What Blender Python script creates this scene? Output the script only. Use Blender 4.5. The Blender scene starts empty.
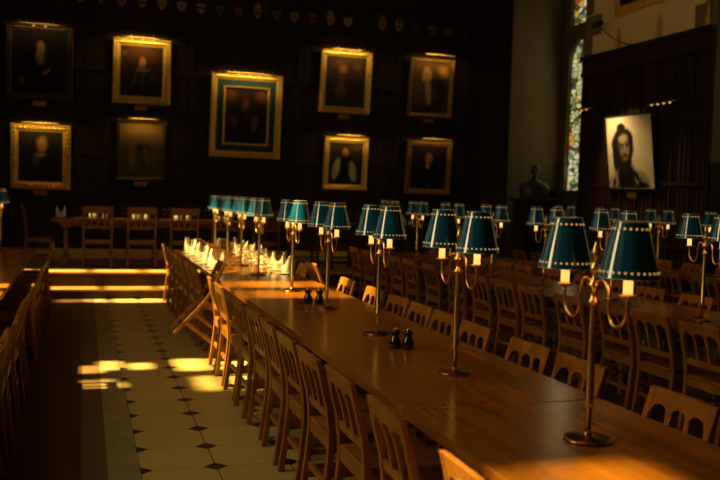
import bpy, bmesh, math, random
from mathutils import Vector, Matrix
random.seed(7)
PI = math.pi
sc = bpy.context.scene
C = sc.collection

# ------------------------------------------------------------------ camera
EYE = 1.64
FPX = 869.0
def camera_axes():
    y = Vector((85 - 360, 187 - 240, FPX)).normalized()
    r = math.radians(1.8)
    d = Vector((math.cos(r), math.sin(r), 0))
    n = y.cross(d).normalized()
    if n.y < 0: n = -n
    z = -n
    x = y.cross(z)
    if x.x < 0: x = -x
    return x, y, z
ax, ay, az = camera_axes()
cam_data = bpy.data.cameras.new('camera')
cam = bpy.data.objects.new('camera', cam_data)
C.objects.link(cam)
cam.matrix_world = Matrix(((ax.x, -ax.y, -ax.z, 0), (ay.x, -ay.y, -ay.z, 0), (az.x, -az.y, -az.z, EYE), (0, 0, 0, 1)))
cam_data.sensor_width = 36
cam_data.lens = FPX * 36 / 720
cam_data.clip_start = 0.05
cam_data.dof.use_dof = True
cam_data.dof.focus_distance = 5.1
cam_data.dof.aperture_fstop = 2.5
cam_data.dof.aperture_blades = 0
sc.camera = cam
sc.view_settings.view_transform = 'Standard'
sc.view_settings.look = 'None'
sc.view_settings.gamma = 1
sc.view_settings.use_curve_mapping = False
sc.view_settings.exposure = 0.12

# ------------------------------------------------------------------ world and light
XL, XR, XB = -2.6, 8.9, 10.15          # left wall, right wall, outer wall of the window bays
YN, YB, ZC = -2.0, 18.9, 8.6           # wall behind camera, end wall, ceiling
w = bpy.data.worlds.new('world'); sc.world = w; w.use_nodes = True
w.node_tree.nodes['Background'].inputs[0].default_value = (1.0, .82, .55, 1)
w.node_tree.nodes['Background'].inputs[1].default_value = 0.4

def light(name, kind, loc, direction, energy, color, **kw):
    l = bpy.data.lights.new(name, kind); l.energy = energy; l.color = color
    for k, v in kw.items(): setattr(l, k, v)
    o = bpy.data.objects.new(name, l); C.objects.link(o)
    o.location = loc
    o.rotation_euler = Vector(direction).to_track_quat('-Z', 'Y').to_euler()
    return o
SUN_COL = (1.0, .70, .20)
DAY_COL = (1.0, .80, .36)
light('sun', 'SUN', (-12, 7, 10), (math.cos(math.radians(52)), .0, -math.sin(math.radians(52))), 26.0, SUN_COL, angle=math.radians(1.5))
LEFT_WINDOWS = [(1.25, 1.75), (2.20, 2.52), (7.12, 7.66), (7.95, 8.48), (12.88, 13.38), (13.46, 14.02)]   # clear lancets that let the sun in
GLOW_WINDOWS = [(3.7, 4.7), (10.4, 10.9)] 
ADDED_SUN_SLOTS = [(9.25, 10.2), (10.45, 11.4), (11.65, 12.6)]      # small latticed lights high in the wall
ADDED_DAIS_SLOT = (14.5, 15.05)  # unseen slot added to throw sun on the high-table napkins
              # GLOW_WINDOWS: leaded lancets, bright but not clear
for (y0, y1), e in zip(GLOW_WINDOWS, (82, 9)):
    light('daylight_window', 'AREA', (XL + .06, (y0 + y1) / 2, 3.8), (1, 0, -.05), e, DAY_COL, shape='RECTANGLE', size=y1 - y0, size_y=3.3)
light('daylight_window', 'AREA', (XL + .06, 7.8, 3.7), (1, 0, -.12), 12, DAY_COL, shape='RECTANGLE', size=.5, size_y=3.3)
for y0, y1 in [(6.4, 7.1), (9.0, 9.7), (16.3, 17.15)]:
    light('daylight_bay', 'AREA', (XB - .1, (y0 + y1) / 2, 4.0), (-1, 0, -.1), 4.5, DAY_COL, shape='RECTANGLE', size=y1 - y0, size_y=3.6)

# ------------------------------------------------------------------ materials
def new_mat(name):
    m = bpy.data.materials.new(name); m.use_nodes = True
    nt = m.node_tree
    return m, nt, nt.nodes['Principled BSDF']
def simple(name, col, rough=.5, metal=0.0, coat=0.0, emis=None, es=0, spec=.5, var=0.0, scale=20):
    m, nt, b = new_mat(name)
    b.inputs['Base Color'].default_value = (*col, 1)
    b.inputs['Roughness'].default_value = rough
    b.inputs['Metallic'].default_value = metal
    b.inputs['Coat Weight'].default_value = coat
    b.inputs['Coat Roughness'].default_value = .12
    b.inputs['Specular IOR Level'].default_value = spec
    if emis:
        b.inputs['Emission Color'].default_value = (*emis, 1)
        b.inputs['Emission Strength'].default_value = es
    if var:
        tc = nt.nodes.new('ShaderNodeTexCoord'); nz = nt.nodes.new('ShaderNodeTexNoise')
        nz.inputs['Scale'].default_value = scale; nz.inputs['Detail'].default_value = 4
        nt.links.new(tc.outputs['Object'], nz.inputs['Vector'])
        mx = nt.nodes.new('ShaderNodeMix'); mx.data_type = 'RGBA'
        mx.inputs[6].default_value = (*[c * (1 - var) for c in col], 1)
        mx.inputs[7].default_value = (*[min(1, c * (1 + var)) for c in col], 1)
        nt.links.new(nz.outputs['Fac'], mx.inputs[0]); nt.links.new(mx.outputs[2], b.inputs['Base Color'])
    return m
def wood(name, dark, lightc, rough=.35, stretch=(12, 1.2, 12), coat=.0, bump=.08, board=None, spec=.5, joint=.35):
    m, nt, b = new_mat(name)
    N, L = nt.nodes, nt.links
    tc = N.new('ShaderNodeTexCoord'); mp = N.new('ShaderNodeMapping')
    mp.inputs['Scale'].default_value = stretch
    L.new(tc.outputs['Object'], mp.inputs['Vector'])
    oi = N.new('ShaderNodeObjectInfo')
    nz = N.new('ShaderNodeTexNoise'); nz.noise_dimensions = '4D'
    nz.inputs['Scale'].default_value = 1.6; nz.inputs['Detail'].default_value = 7; nz.inputs['Roughness'].default_value = .62
    ml = N.new('ShaderNodeMath'); ml.operation = 'MULTIPLY'; ml.inputs[1].default_value = 30
    L.new(oi.outputs['Random'], ml.inputs[0]); L.new(ml.outputs[0], nz.inputs['W'])
    L.new(mp.outputs[0], nz.inputs['Vector'])
    cr = N.new('ShaderNodeValToRGB')
    cr.color_ramp.elements[0].position = .3; cr.color_ramp.elements[0].color = (*dark, 1)
    cr.color_ramp.elements[1].position = .72; cr.color_ramp.elements[1].color = (*lightc, 1)
    L.new(nz.outputs['Fac'], cr.inputs[0])
    out = cr.outputs[0]
    if board:
        sx = N.new('ShaderNodeSeparateXYZ'); L.new(tc.outputs['Object'], sx.inputs[0])
        dv = N.new('ShaderNodeMath'); dv.operation = 'DIVIDE'; dv.inputs[1].default_value = board
        L.new(sx.outputs[0], dv.inputs[0])
        fr = N.new('ShaderNodeMath'); fr.operation = 'FRACT'; L.new(dv.outputs[0], fr.inputs[0])
        fl = N.new('ShaderNodeMath'); fl.operation = 'FLOOR'; L.new(dv.outputs[0], fl.inputs[0])
        lt = N.new('ShaderNodeMath'); lt.operation = 'LESS_THAN'; lt.inputs[1].default_value = .025
        L.new(fr.outputs[0], lt.inputs[0])
        wn = N.new('ShaderNodeTexWhiteNoise'); wn.noise_dimensions = '1D'; L.new(fl.outputs[0], wn.inputs['W'])
        mr = N.new('ShaderNodeMapRange'); mr.inputs[3].default_value = .78; mr.inputs[4].default_value = 1.15
        L.new(wn.outputs['Value'], mr.inputs[0])
        j = N.new('ShaderNodeMath'); j.operation = 'MULTIPLY'; j.inputs[1].default_value = -joint; L.new(lt.outputs[0], j.inputs[0])
        ad = N.new('ShaderNodeMath'); ad.operation = 'ADD'; L.new(mr.outputs[0], ad.inputs[0]); L.new(j.outputs[0], ad.inputs[1])
        mx = N.new('ShaderNodeMix'); mx.data_type = 'RGBA'; mx.blend_type = 'MULTIPLY'; mx.inputs[0].default_value = 1
        L.new(out, mx.inputs[6]); L.new(ad.outputs[0], mx.inputs[7]); out = mx.outputs[2]
    L.new(out, b.inputs['Base Color'])
    b.inputs['Roughness'].default_value = rough
    b.inputs['Coat Weight'].default_value = coat; b.inputs['Coat Roughness'].default_value = .1
    b.inputs['Specular IOR Level'].default_value = spec
    bp = N.new('ShaderNodeBump'); bp.inputs['Strength'].default_value = bump; bp.inputs['Distance'].default_value = .01
    L.new(nz.outputs['Fac'], bp.inputs['Height']); L.new(bp.outputs[0], b.inputs['Normal'])
    return m
M = {}
M['chair'] = wood('chair_oak', (.17, .062, .007), (.40, .155, .018), rough=.42, stretch=(6, 6, 1.5), spec=.3)
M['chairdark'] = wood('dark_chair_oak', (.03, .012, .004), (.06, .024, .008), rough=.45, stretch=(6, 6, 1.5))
M['table'] = wood('polished_table_oak', (.23, .074, .005), (.39, .135, .010), rough=.2, stretch=(9, .7, 9), coat=.0, spec=.36, bump=.008, board=.16, joint=.12)
M['tableleg'] = wood('table_leg_oak', (.07, .028, .008), (.14, .058, .016), rough=.35, stretch=(8, 8, 1))
M['panel'] = wood('dark_panelling_oak', (.022, .010, .004), (.046, .022, .008), rough=.6, stretch=(7, 7, .6), spec=.25)
M['plank'] = wood('floor_planks', (.06, .03, .009), (.13, .066, .02), rough=.45, stretch=(8, .6, 8), board=.14)
M['step'] = wood('sunlit_step_oak', (.36, .20, .055), (.54, .32, .09), rough=.35, stretch=(.8, 8, 8))  # tread oak made paler than the risers, sunlight put into its colour
M['beam'] = wood('roof_timber', (.03, .015, .008), (.05, .026, .012), rough=.6, stretch=(1, 1, 6))
M['brass'] = simple('aged_brass', (.86, .58, .17), .30, 1.0)
M['brassdark'] = simple('dark_brass', (.28, .17, .055), .3, 1.0)
M['shade'] = simple('teal_lampshade', (.005, .105, .245), .11, 0, .5, spec=1.0)
M['shadein'] = simple('cream_shade_lining', (.85, .55, .25), .7)
M['trim'] = simple('pale_shade_trim', (.5, .46, .33), .4)
M['hole'] = simple('lit_shade_hole', (.6, .34, .12), .5, emis=(1.0, .50, .12), es=.5)
M['candle'] = simple('lit_candle_sleeve', (.85, .72, .42), .5, emis=(1.0, .66, .15), es=.95)
M['bulb'] = simple('lamp_bulb', (1, .9, .7), .3, emis=(1.0, .42, .10), es=42)
M['gold'] = simple('gilt_frame', (.85, .50, .08), .42, .55, var=.2, scale=14)
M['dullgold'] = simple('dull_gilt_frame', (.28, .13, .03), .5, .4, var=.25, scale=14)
M['darkframe'] = simple('dark_wood_frame', (.07, .032, .012), .45, 0, var=.2)
M['plaque'] = simple('brass_name_plaque', (.35, .18, .05), .4, .6)
M['mount'] = simple('blue_green_mount', (.008, .042, .055), .7)
M['linen'] = simple('white_linen', (.80, .74, .60), .85, var=.06)
M['china'] = simple('white_china', (.82, .78, .68), .2)
M['blackglass'] = simple('black_glazed_shaker', (.006, .006, .009), .08, 0, .6)
M['silver'] = simple('silver_cap', (.8, .78, .72), .2, 1.0)
M['stone'] = simple('bay_stone', (.135, .098, .042), .85, var=.25, scale=3)
M['quoin'] = simple('dark_quoin_stone', (.22, .155, .075), .9, var=.2, scale=6)
M['plaster'] = simple('cream_plaster', (.88, .70, .36), .9, var=.05, scale=2)
M['bronze'] = simple('green_bronze', (.05, .075, .05), .45, .5)
M['iron'] = simple('black_iron', (.012, .01, .009), .5, .3)
M['giltpaint'] = simple('gilt_paint', (.85, .52, .08), .35, .2)
M['picbulb'] = simple('picture_lamp_bulb', (1, .8, .5), .3, emis=(1.0, .5, .12), es=.7)
def glass_mat():
    m, nt, b = new_mat('clear_glass')
    b.inputs['Base Color'].default_value = (.95, .95, .9, 1); b.inputs['Roughness'].default_value = .03
    b.inputs['Transmission Weight'].default_value = 1; b.inputs['IOR'].default_value = 1.15
    return m
M['glass'] = glass_mat()
def math_node(N, L, op, a, b=None):
    n = N.new('ShaderNodeMath'); n.operation = op
    for i, v in enumerate((a, b)):
        if v is None: continue
        if isinstance(v, (int, float)): n.inputs[i].default_value = v
        else: L.new(v, n.inputs[i])
    return n.outputs[0]
def tile_mat():
    m, nt, b = new_mat('stone_tiles_with_black_diamonds'); N, L = nt.nodes, nt.links
    tc = N.new('ShaderNodeTexCoord'); s = N.new('ShaderNodeSeparateXYZ'); L.new(tc.outputs['Object'], s.inputs[0])
    f = lambda op, a, b=None: math_node(N, L, op, a, b)
    x = f('DIVIDE', f('SUBTRACT', s.outputs[0], .33), .44); y = f('DIVIDE', f('SUBTRACT', s.outputs[1], 5.12), .4265)
    u = f('ABSOLUTE', f('SUBTRACT', x, f('ROUND', x))); v = f('ABSOLUTE', f('SUBTRACT', y, f('ROUND', y)))
    dia = f('LESS_THAN', f('ADD', u, v), .172)
    jt = f('MAXIMUM', f('LESS_THAN', u, .009), f('LESS_THAN', v, .006))
    wn = N.new('ShaderNodeTexWhiteNoise'); cb = N.new('ShaderNodeCombineXYZ')
    L.new(f('FLOOR', x), cb.inputs[0]); L.new(f('FLOOR', y), cb.inputs[1]); L.new(cb.outputs[0], wn.inputs['Vector'])
    nz = N.new('ShaderNodeTexNoise'); nz.inputs['Scale'].default_value = 5; nz.inputs['Detail'].default_value = 6; L.new(tc.outputs['Object'], nz.inputs['Vector'])
    k = f('ADD', f('MULTIPLY', wn.outputs['Value'], .22), f('MULTIPLY', nz.outputs['Fac'], .5))
    cr = N.new('ShaderNodeMix'); cr.data_type = 'RGBA'; cr.inputs[6].default_value = (.42, .31, .105, 1); cr.inputs[7].default_value = (.72, .55, .21, 1); L.new(k, cr.inputs[0])
    m1 = N.new('ShaderNodeMix'); m1.data_type = 'RGBA'; m1.inputs[7].default_value = (.06, .05, .035, 1); L.new(jt, m1.inputs[0]); L.new(cr.outputs[2], m1.inputs[6])
    m2 = N.new('ShaderNodeMix'); m2.data_type = 'RGBA'; m2.inputs[7].default_value = (.015, .014, .018, 1); L.new(dia, m2.inputs[0]); L.new(m1.outputs[2], m2.inputs[6])
    L.new(m2.outputs[2], b.inputs['Base Color']); b.inputs['Roughness'].default_value = .42
    return m
def band_mat():
    m, nt, b = new_mat('stone_border_band'); N, L = nt.nodes, nt.links
    tc = N.new('ShaderNodeTexCoord'); s = N.new('ShaderNodeSeparateXYZ'); L.new(tc.outputs['Object'], s.inputs[0])
    f = lambda op, a, b=None: math_node(N, L, op, a, b)
    y = f('DIVIDE', s.outputs[1], .95); v = f('ABSOLUTE', f('SUBTRACT', y, f('ROUND', y)))
    nz = N.new('ShaderNodeTexNoise'); nz.inputs['Scale'].default_value = 4; L.new(tc.outputs['Object'], nz.inputs['Vector'])
    cr = N.new('ShaderNodeMix'); cr.data_type = 'RGBA'; cr.inputs[6].default_value = (.22, .16, .07, 1); cr.inputs[7].default_value = (.46, .36, .18, 1); L.new(nz.outputs['Fac'], cr.inputs[0])
    m1 = N.new('ShaderNodeMix'); m1.data_type = 'RGBA'; m1.inputs[7].default_value = (.05, .04, .03, 1); L.new(f('LESS_THAN', v, .004), m1.inputs[0]); L.new(cr.outputs[2], m1.inputs[6])
    L.new(m1.outputs[2], b.inputs['Base Color']); b.inputs['Roughness'].default_value = .45
    return m
def stained_mat():
    m, nt, b = new_mat('backlit_stained_glass'); N, L = nt.nodes, nt.links
    tc = N.new('ShaderNodeTexCoord')
    mp = N.new('ShaderNodeMapping'); mp.inputs['Scale'].default_value = (1, .55, 1); L.new(tc.outputs['Object'], mp.inputs['Vector'])
    vo = N.new('ShaderNodeTexVoronoi'); vo.inputs['Scale'].default_value = 10; L.new(mp.outputs[0], vo.inputs['Vector'])
    sp = N.new('ShaderNodeSeparateColor'); L.new(vo.outputs['Color'], sp.inputs[0])
    cr = N.new('ShaderNodeValToRGB'); cr.color_ramp.interpolation = 'CONSTANT'
    cols = [(0, (.8, .78, .30)), (.2, (.2, .3, .12)), (.34, (.95, .8, .36)), (.48, (.62, .62, .26)), (.62, (.8, .42, .05)), (.7, (.5, .05, .02)), (.75, (.05, .09, .09)), (.84, (.9, .92, .55)), (.93, (.12, .10, .03))]
    e = cr.color_ramp.elements; e[0].position = 0; e[0].color = (*cols[0][1], 1); e[1].position = cols[1][0]; e[1].color = (*cols[1][1], 1)
    for p, c in cols[2:]:
        q = e.new(p); q.color = (*c, 1)
    L.new(sp.outputs[0], cr.inputs[0])
    de = N.new('ShaderNodeTexVoronoi'); de.feature = 'DISTANCE_TO_EDGE'; de.inputs['Scale'].default_value = 10; L.new(mp.outputs[0], de.inputs['Vector'])
    gt = math_node(N, L, 'GREATER_THAN', de.outputs['Distance'], .06)
    st = math_node(N, L, 'MULTIPLY', gt, .6)
    b.inputs['Base Color'].default_value = (.03, .03, .02, 1)
    L.new(cr.outputs[0], b.inputs['Emission Color']); L.new(st, b.inputs['Emission Strength'])
    b.inputs['Roughness'].default_value = .2
    return m
def canvas_mat(name, bg, blobs, grain=.35, rough=.55, spec=.2):
    """blobs: (cx, cy, rx, ry, colour, softness) in 0..1 canvas coordinates, y upward; optional rotation (degrees) as seventh"""
    m, nt, b = new_mat(name); N, L = nt.nodes, nt.links
    f = lambda op, a, b=None: math_node(N, L, op, a, b)
    uv = N.new('ShaderNodeTexCoord')
    nz = N.new('ShaderNodeTexNoise'); nz.inputs['Scale'].default_value = 9; nz.inputs['Detail'].default_value = 5; L.new(uv.outputs['UV'], nz.inputs['Vector'])
    vm = N.new('ShaderNodeVectorMath'); vm.operation = 'SUBTRACT'; vm.inputs[1].default_value = (.5, .5, .5); L.new(nz.outputs['Color'], vm.inputs[0])
    vs = N.new('ShaderNodeVectorMath'); vs.operation = 'SCALE'; vs.inputs['Scale'].default_value = .07; L.new(vm.outputs[0], vs.inputs[0])
    va = N.new('ShaderNodeVectorMath'); va.operation = 'ADD'; L.new(uv.outputs['UV'], va.inputs[0]); L.new(vs.outputs[0], va.inputs[1])
    s = N.new('ShaderNodeSeparateXYZ'); L.new(va.outputs[0], s.inputs[0])
    bgm = N.new('ShaderNodeMix'); bgm.data_type = 'RGBA'
    bgm.inputs[6].default_value = (*[c * (1 - grain) for c in bg], 1); bgm.inputs[7].default_value = (*[c * (1 + grain) for c in bg], 1)
    L.new(nz.outputs['Fac'], bgm.inputs[0]); cur = bgm.outputs[2]
    for bl in blobs:
        cx, cy, rx, ry, col, soft = bl[:6]; a = math.radians(bl[6]) if len(bl) > 6 else 0
        dx = f('SUBTRACT', s.outputs[0], cx); dy = f('SUBTRACT', s.outputs[1], cy)
        ex = f('DIVIDE', f('ADD', f('MULTIPLY', dx, math.cos(a)), f('MULTIPLY', dy, math.sin(a))), rx)
        ey = f('DIVIDE', f('SUBTRACT', f('MULTIPLY', dy, math.cos(a)), f('MULTIPLY', dx, math.sin(a))), ry)
        d = f('SQRT', f('ADD', f('MULTIPLY', ex, ex), f('MULTIPLY', ey, ey)))
        mr = N.new('ShaderNodeMapRange'); mr.inputs[1].default_value = 1 - soft; mr.inputs[2].default_value = 1 + soft; mr.inputs[3].default_value = 1; mr.inputs[4].default_value = 0
        L.new(d, mr.inputs[0])
        mx = N.new('ShaderNodeMix'); mx.data_type = 'RGBA'; mx.inputs[7].default_value = (*col, 1); L.new(mr.outputs[0], mx.inputs[0]); L.new(cur, mx.inputs[6]); cur = mx.outputs[2]
    L.new(cur, b.inputs['Base Color']); b.inputs['Roughness'].default_value = rough; b.inputs['Specular IOR Level'].default_value = spec
    return m

# ------------------------------------------------------------------ mesh helpers
class MB:
    def __init__(s): s.v = []; s.f = []; s.smooth = []
    def add(s, vs, fs, sm=False):
        o = len(s.v); s.v += [tuple(p) for p in vs]; s.f += [tuple(i + o for i in f) for f in fs]; s.smooth += [sm] * len(fs); return s
    def box(s, x0, x1, y0, y1, z0, z1):
        return s.add([(x0, y0, z0), (x1, y0, z0), (x1, y1, z0), (x0, y1, z0), (x0, y0, z1), (x1, y0, z1), (x1, y1, z1), (x0, y1, z1)],
                     [(0, 3, 2, 1), (4, 5, 6, 7), (0, 1, 5, 4), (1, 2, 6, 5), (2, 3, 7, 6), (3, 0, 4, 7)])
    def prism(s, pts, fn, t0, t1):
        n = len(pts)
        return s.add([fn(a, b, t0) for a, b in pts] + [fn(a, b, t1) for a, b in pts],
                     [tuple(range(n))[::-1], tuple(range(n, 2 * n))] + [(i, (i + 1) % n, n + (i + 1) % n, n + i) for i in range(n)])
    def loft(s, sections, sm=False, cap=True):
        n = len(sections[0]); vs = [p for q in sections for p in q]; fs = []
        for k in range(len(sections) - 1):
            for i in range(n):
                j = (i + 1) % n; fs.append((k * n + i, k * n + j, (k + 1) * n + j, (k + 1) * n + i))
        if cap: fs += [tuple(range(n))[::-1], tuple(range((len(sections) - 1) * n, len(sections) * n))]
        return s.add(vs, fs, sm)
    def lathe(s, prof, n=20, c=(0, 0, 0), closed=True):
        secs = [[(c[0] + r * math.cos(2 * PI * i / n), c[1] + r * math.sin(2 * PI * i / n), c[2] + z) for i in range(n)] for r, z in prof]
        return s.loft(secs, True, closed)
    def tube(s, path, rad, n=8):
        P = [Vector(p) for p in path]; secs = []
        for i, p in enumerate(P):
            t = (P[min(i + 1, len(P) - 1)] - P[max(i - 1, 0)]).normalized()
            u = t.cross(Vector((0, 0, 1)))
            if u.length < .05: u = t.cross(Vector((1, 0, 0)))
            u.normalize(); v = t.cross(u)
            r = rad[i] if isinstance(rad, (list, tuple)) else rad
            secs.append([p + u * r * math.cos(2 * PI * k / n) + v * r * math.sin(2 * PI * k / n) for k in range(n)])
        return s.loft(secs, True)
    def ball(s, c, r, n=12, m=8):
        if isinstance(r, (int, float)): r = (r, r, r)
        secs = []
        for j in range(m + 1):
            a = -PI / 2 + PI * j / m; k = max(math.cos(a), .02)
            secs.append([(c[0] + r[0] * k * math.cos(2 * PI * i / n), c[1] + r[1] * k * math.sin(2 * PI * i / n), c[2] + r[2] * math.sin(a)) for i in range(n)])
        return s.loft(secs, True)
    def build(s, name, mat, parent=None, bevel=0, uv=None):
        me = bpy.data.meshes.new(name); me.from_pydata(s.v, [], s.f)
        for p, q in zip(me.polygons, s.smooth): p.use_smooth = q
        me.materials.append(mat)
        bm = bmesh.new(); bm.from_mesh(me); bmesh.ops.recalc_face_normals(bm, faces=bm.faces)
        if bevel:
            es = [e for e in bm.edges if len(e.link_faces) == 2 and e.calc_face_angle(0) > .6]
            bmesh.ops.bevel(bm, geom=es, offset=bevel, segments=1, affect='EDGES', clamp_overlap=True)
        bm.to_mesh(me); bm.free()
        o = bpy.data.objects.new(name, me); C.objects.link(o)
        if parent is not None: o.parent = parent
        return o
def tag(o, label=None, cat=None, group=None, kind=None):
    if label: o['label'] = label
    if cat: o['category'] = cat
    if group: o['group'] = group
    if kind: o['kind'] = kind
    return o
def struct(name, mb, mat, bevel=0):
    return tag(mb.build(name, mat, None, bevel), kind='structure')
def empty(name, loc=(0, 0, 0), rz=0):
    o = bpy.data.objects.new(name, None); o.empty_display_size = .1; C.objects.link(o)
    o.location = loc; o.rotation_euler = (0, 0, rz); return o
KIDS = {}
def kids(o):
    if o.name not in KIDS: KIDS[o.name] = [c for c in bpy.data.objects if c.parent == o]
    return KIDS[o.name]
def copy_tree(o, parent=None):
    c = o.copy(); C.objects.link(c)
    if parent is not None: c.parent = parent
    for ch in kids(o): copy_tree(ch, c)
    return c
ORD = ['nearest', 'second', 'third', 'fourth', 'fifth', 'sixth', 'seventh', 'eighth', 'ninth', 'tenth', 'eleventh', 'twelfth', 'thirteenth',
       'fourteenth', 'fifteenth', 'sixteenth', 'seventeenth', 'eighteenth', 'nineteenth', 'twentieth', 'twenty-first', 'twenty-second', 'twenty-third', 'twenty-fourth']
def ordinal(i, n):
    return 'farthest' if i == n - 1 else ORD[i]

# ------------------------------------------------------------------ floor, dais, walls, ceiling
mb = MB(); mb.box(XL, 0, YN, 13.28, -.1, 0); struct('floor', mb, M['plank'])
mb = MB(); mb.box(0, .15, YN, 13.28, -.1, 0); struct('floor', mb, simple('brown_floor_band', (.17, .10, .035), .5, var=.2, scale=4))
mb = MB(); mb.box(.15, .33, YN, 13.28, -.1, 0); struct('floor', mb, band_mat())
mb = MB(); mb.box(.33, 2.75, YN, 13.28, -.1, 0); struct('floor', mb, tile_mat())
mb = MB(); mb.box(2.75, XB + .05, YN, 13.28, -.1, 0); struct('floor', mb, M['plank'])
mb = MB(); mb.box(XL, XB + .05, 13.30, 13.62, -.1, .12).box(XL, XB + .05, 13.64, YB, -.1, .34); struct('trim_riser', mb, M['panel'])  # risers take the dark panelling oak, shade put into their colour
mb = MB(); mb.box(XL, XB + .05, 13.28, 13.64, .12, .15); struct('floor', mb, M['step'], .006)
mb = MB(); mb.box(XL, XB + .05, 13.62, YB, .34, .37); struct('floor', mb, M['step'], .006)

# end wall with panelling frame
mb = MB(); mb.box(XL - .3, XB + .3, YB, YB + .3, 0, ZC)
DP = .58
k = 0
x = XL + .1
while x < XR:
    mb.box(x - .035, x + .035, YB - .035, YB, .33, 5.05)
    for q in range(1, 4): mb.box(x + q * DP / 4 - .006, x + q * DP / 4 + .006, YB - .014, YB, .4, 5.0)
    mb.box(x - .03, x + .03, YB - .05, YB, 5.15, 5.85)
    x += DP
for z0, z1, d in ((.33, .5, .05), (1.5, 1.57, .04), (2.3, 2.36, .04), (3.15, 3.22, .04), (4.05, 4.11, .04), (4.98, 5.18, .07), (5.85, 6.0, .1), (6.0, 6.08, .16)):
    mb.box(XL, XR, YB - d, YB, z0, z1)
struct('wall_end', mb, M['panel'])
# right wall: panelled pieces between the two window bays
def panelled_right(y0, y1, z1, name):
    b = MB(); b.box(XR, XR + .35, y0, y1, 0, z1)
    n = max(1, round((y1 - y0) / .46)); st = (y1 - y0) / n
    for i in range(n + 1):
        y = min(max(y0 + i * st, y0 + .03), y1 - .03)
        b.box(XR - .03, XR, y - .03, y + .03, 0, z1)
        if i < n:
            for q in range(1, 4): b.box(XR - .012, XR, y0 + i * st + q * st / 4 - .006, y0 + i * st + q * st / 4 + .006, .1, z1 - .05)
    for za in (.0, .95, 1.95, 2.95): b.box(XR - .034, XR, y0, y1, za, za + (.16 if za == 0 else .06))
    return struct(name, b, M['panel'])
panelled_right(10.85, 14.45, 4.04, 'wall_right')
panelled_right(17.4, YB, ZC, 'wall_right')
panelled_right(YN, 5.2, 4.04, 'wall_right')
for y0, y1 in ((10.85, 14.45), (YN, 5.2)):
    mb = MB(); mb.box(XR, XR + .35, y0, y1, 4.04, ZC); struct('wall_right', mb, M['plaster'])
    mb = MB(); mb.box(XR - .07, XR, y0, y1, 3.98, 4.06).box(XR - .045, XR, y0, y1, 4.06, 4.26).box(XR - .11, XR, y0, y1, 4.26, 4.34)
    struct('trim_cornice', mb, M['panel'])
# quoins around the plaster
mb = MB()
z = 4.34; i = 0
while z < ZC - .4:
    wd = .52 if i % 2 else .25
    mb.box(XR - .012, XR + .3, 14.45 - wd, 14.452, z, z + .37)
    wd2 = .25 if i % 2 else .5
    mb.box(XR - .012, XR + .3, 10.848, 10.85 + wd2, z, z + .37)
    z += .4 if i % 2 else .375; i += 1
struct('trim_quoins', mb, M['quoin'])
# window bays: stone jambs (facing the camera), outer wall with narrow lights
mb = MB()
LIGHTS = {5.2: [(6.4, 7.1), (9.0, 9.7)], 14.45: [(15.0, 15.8), (16.3, 17.12)]}
for ya, yb in ((5.2, 10.85), (14.45, 17.4)):
    mb.box(XR + .35, XB, yb, yb + .35, 0, ZC).box(XR + .35, XB, ya - .35, ya, 0, ZC)
    mb.box(XB, XB + .3, ya, yb, 0, 1.9).box(XB, XB + .3, ya, yb, 6.9, ZC).box(XB - .02, XB + .3, ya, yb, 5.2, 5.5)
    q = [ya] + [v for l in LIGHTS[ya] for v in l] + [yb]
    for i in range(0, len(q), 2): mb.box(XB, XB + .3, q[i], q[i + 1], 1.9, 6.9)
    for l0, l1 in LIGHTS[ya]:
        c = (l0 + l1) / 2
        for sg, e in ((-1, l0), (1, l1)):
            mb.prism([(e, 5.2), (e, 4.75), (c + (e - c) * .8, 4.95), (c + (e - c) * .45, 5.1), (c, 5.2)], lambda a, b, tt: (tt, a, b), XB, XB + .2)
    mb.box(XB - .16, XB + .02, ya, yb, 1.82, 1.90)
struct('wall_bay', mb, M['stone'])
mb = MB(); mb.box(XR - .002, XR + .36, 17.385, 17.40, 0, ZC).box(XR - .002, XR + .36, 10.835, 10.85, 2.3, ZC); struct('wall_bay', mb, M['stone'])
mb = MB(); mb.box(XR - .002, XR + .9, 10.82, 10.849, 0, 2.3); struct('trim_panel', mb, M['panel'])
SG = stained_mat()
M['glow'] = SG
for i, (ya, yb) in enumerate(((5.2, 10.85), (14.45, 17.4))):
    mb = MB(); mb.box(XB + .10, XB + .12, ya, yb, 1.8, 6.95); struct('window_%d' % (i + 1), mb, SG)
# left wall with tall narrow lancet openings
ALLW = sorted(LEFT_WINDOWS + GLOW_WINDOWS)
mb = MB(); ys = [YN] + [q for a in ALLW for q in a] + [YB]
Z0, Z1 = 2.2, 7.8
def hole_wall(y0, y1, holes):
    """left wall strip from y0 to y1 with holes (ya, yb, za, zb) that share no y range"""
    y = y0
    for a, b, c, d in sorted(holes):
        mb.box(XL - .3, XL, y, a, 0, ZC); mb.box(XL - .3, XL, a, b, 0, c); mb.box(XL - .3, XL, a, b, d, ZC); y = b
    mb.box(XL - .3, XL, y, y1, 0, ZC)
holes = []
for a, b in LEFT_WINDOWS: holes.append((a, b, Z0, 6.75 if b < 3 else Z1))
holes += [(3.7, 4.7, Z0, 5.6)]
H0, H1 = 5.80, 7.42
holes += [(9.25, 10.2, H0, H1), (10.45, 10.9, H0, H1), (10.9, 11.4, H0, H1), (11.65, 12.6, H0, H1), (14.5, 15.05, 4.3, 8.1)]  # openings added for sunlight on the napkins and the high table
hole_wall(YN, YB, holes)
struct('wall_left', mb, M['stone'])
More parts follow.
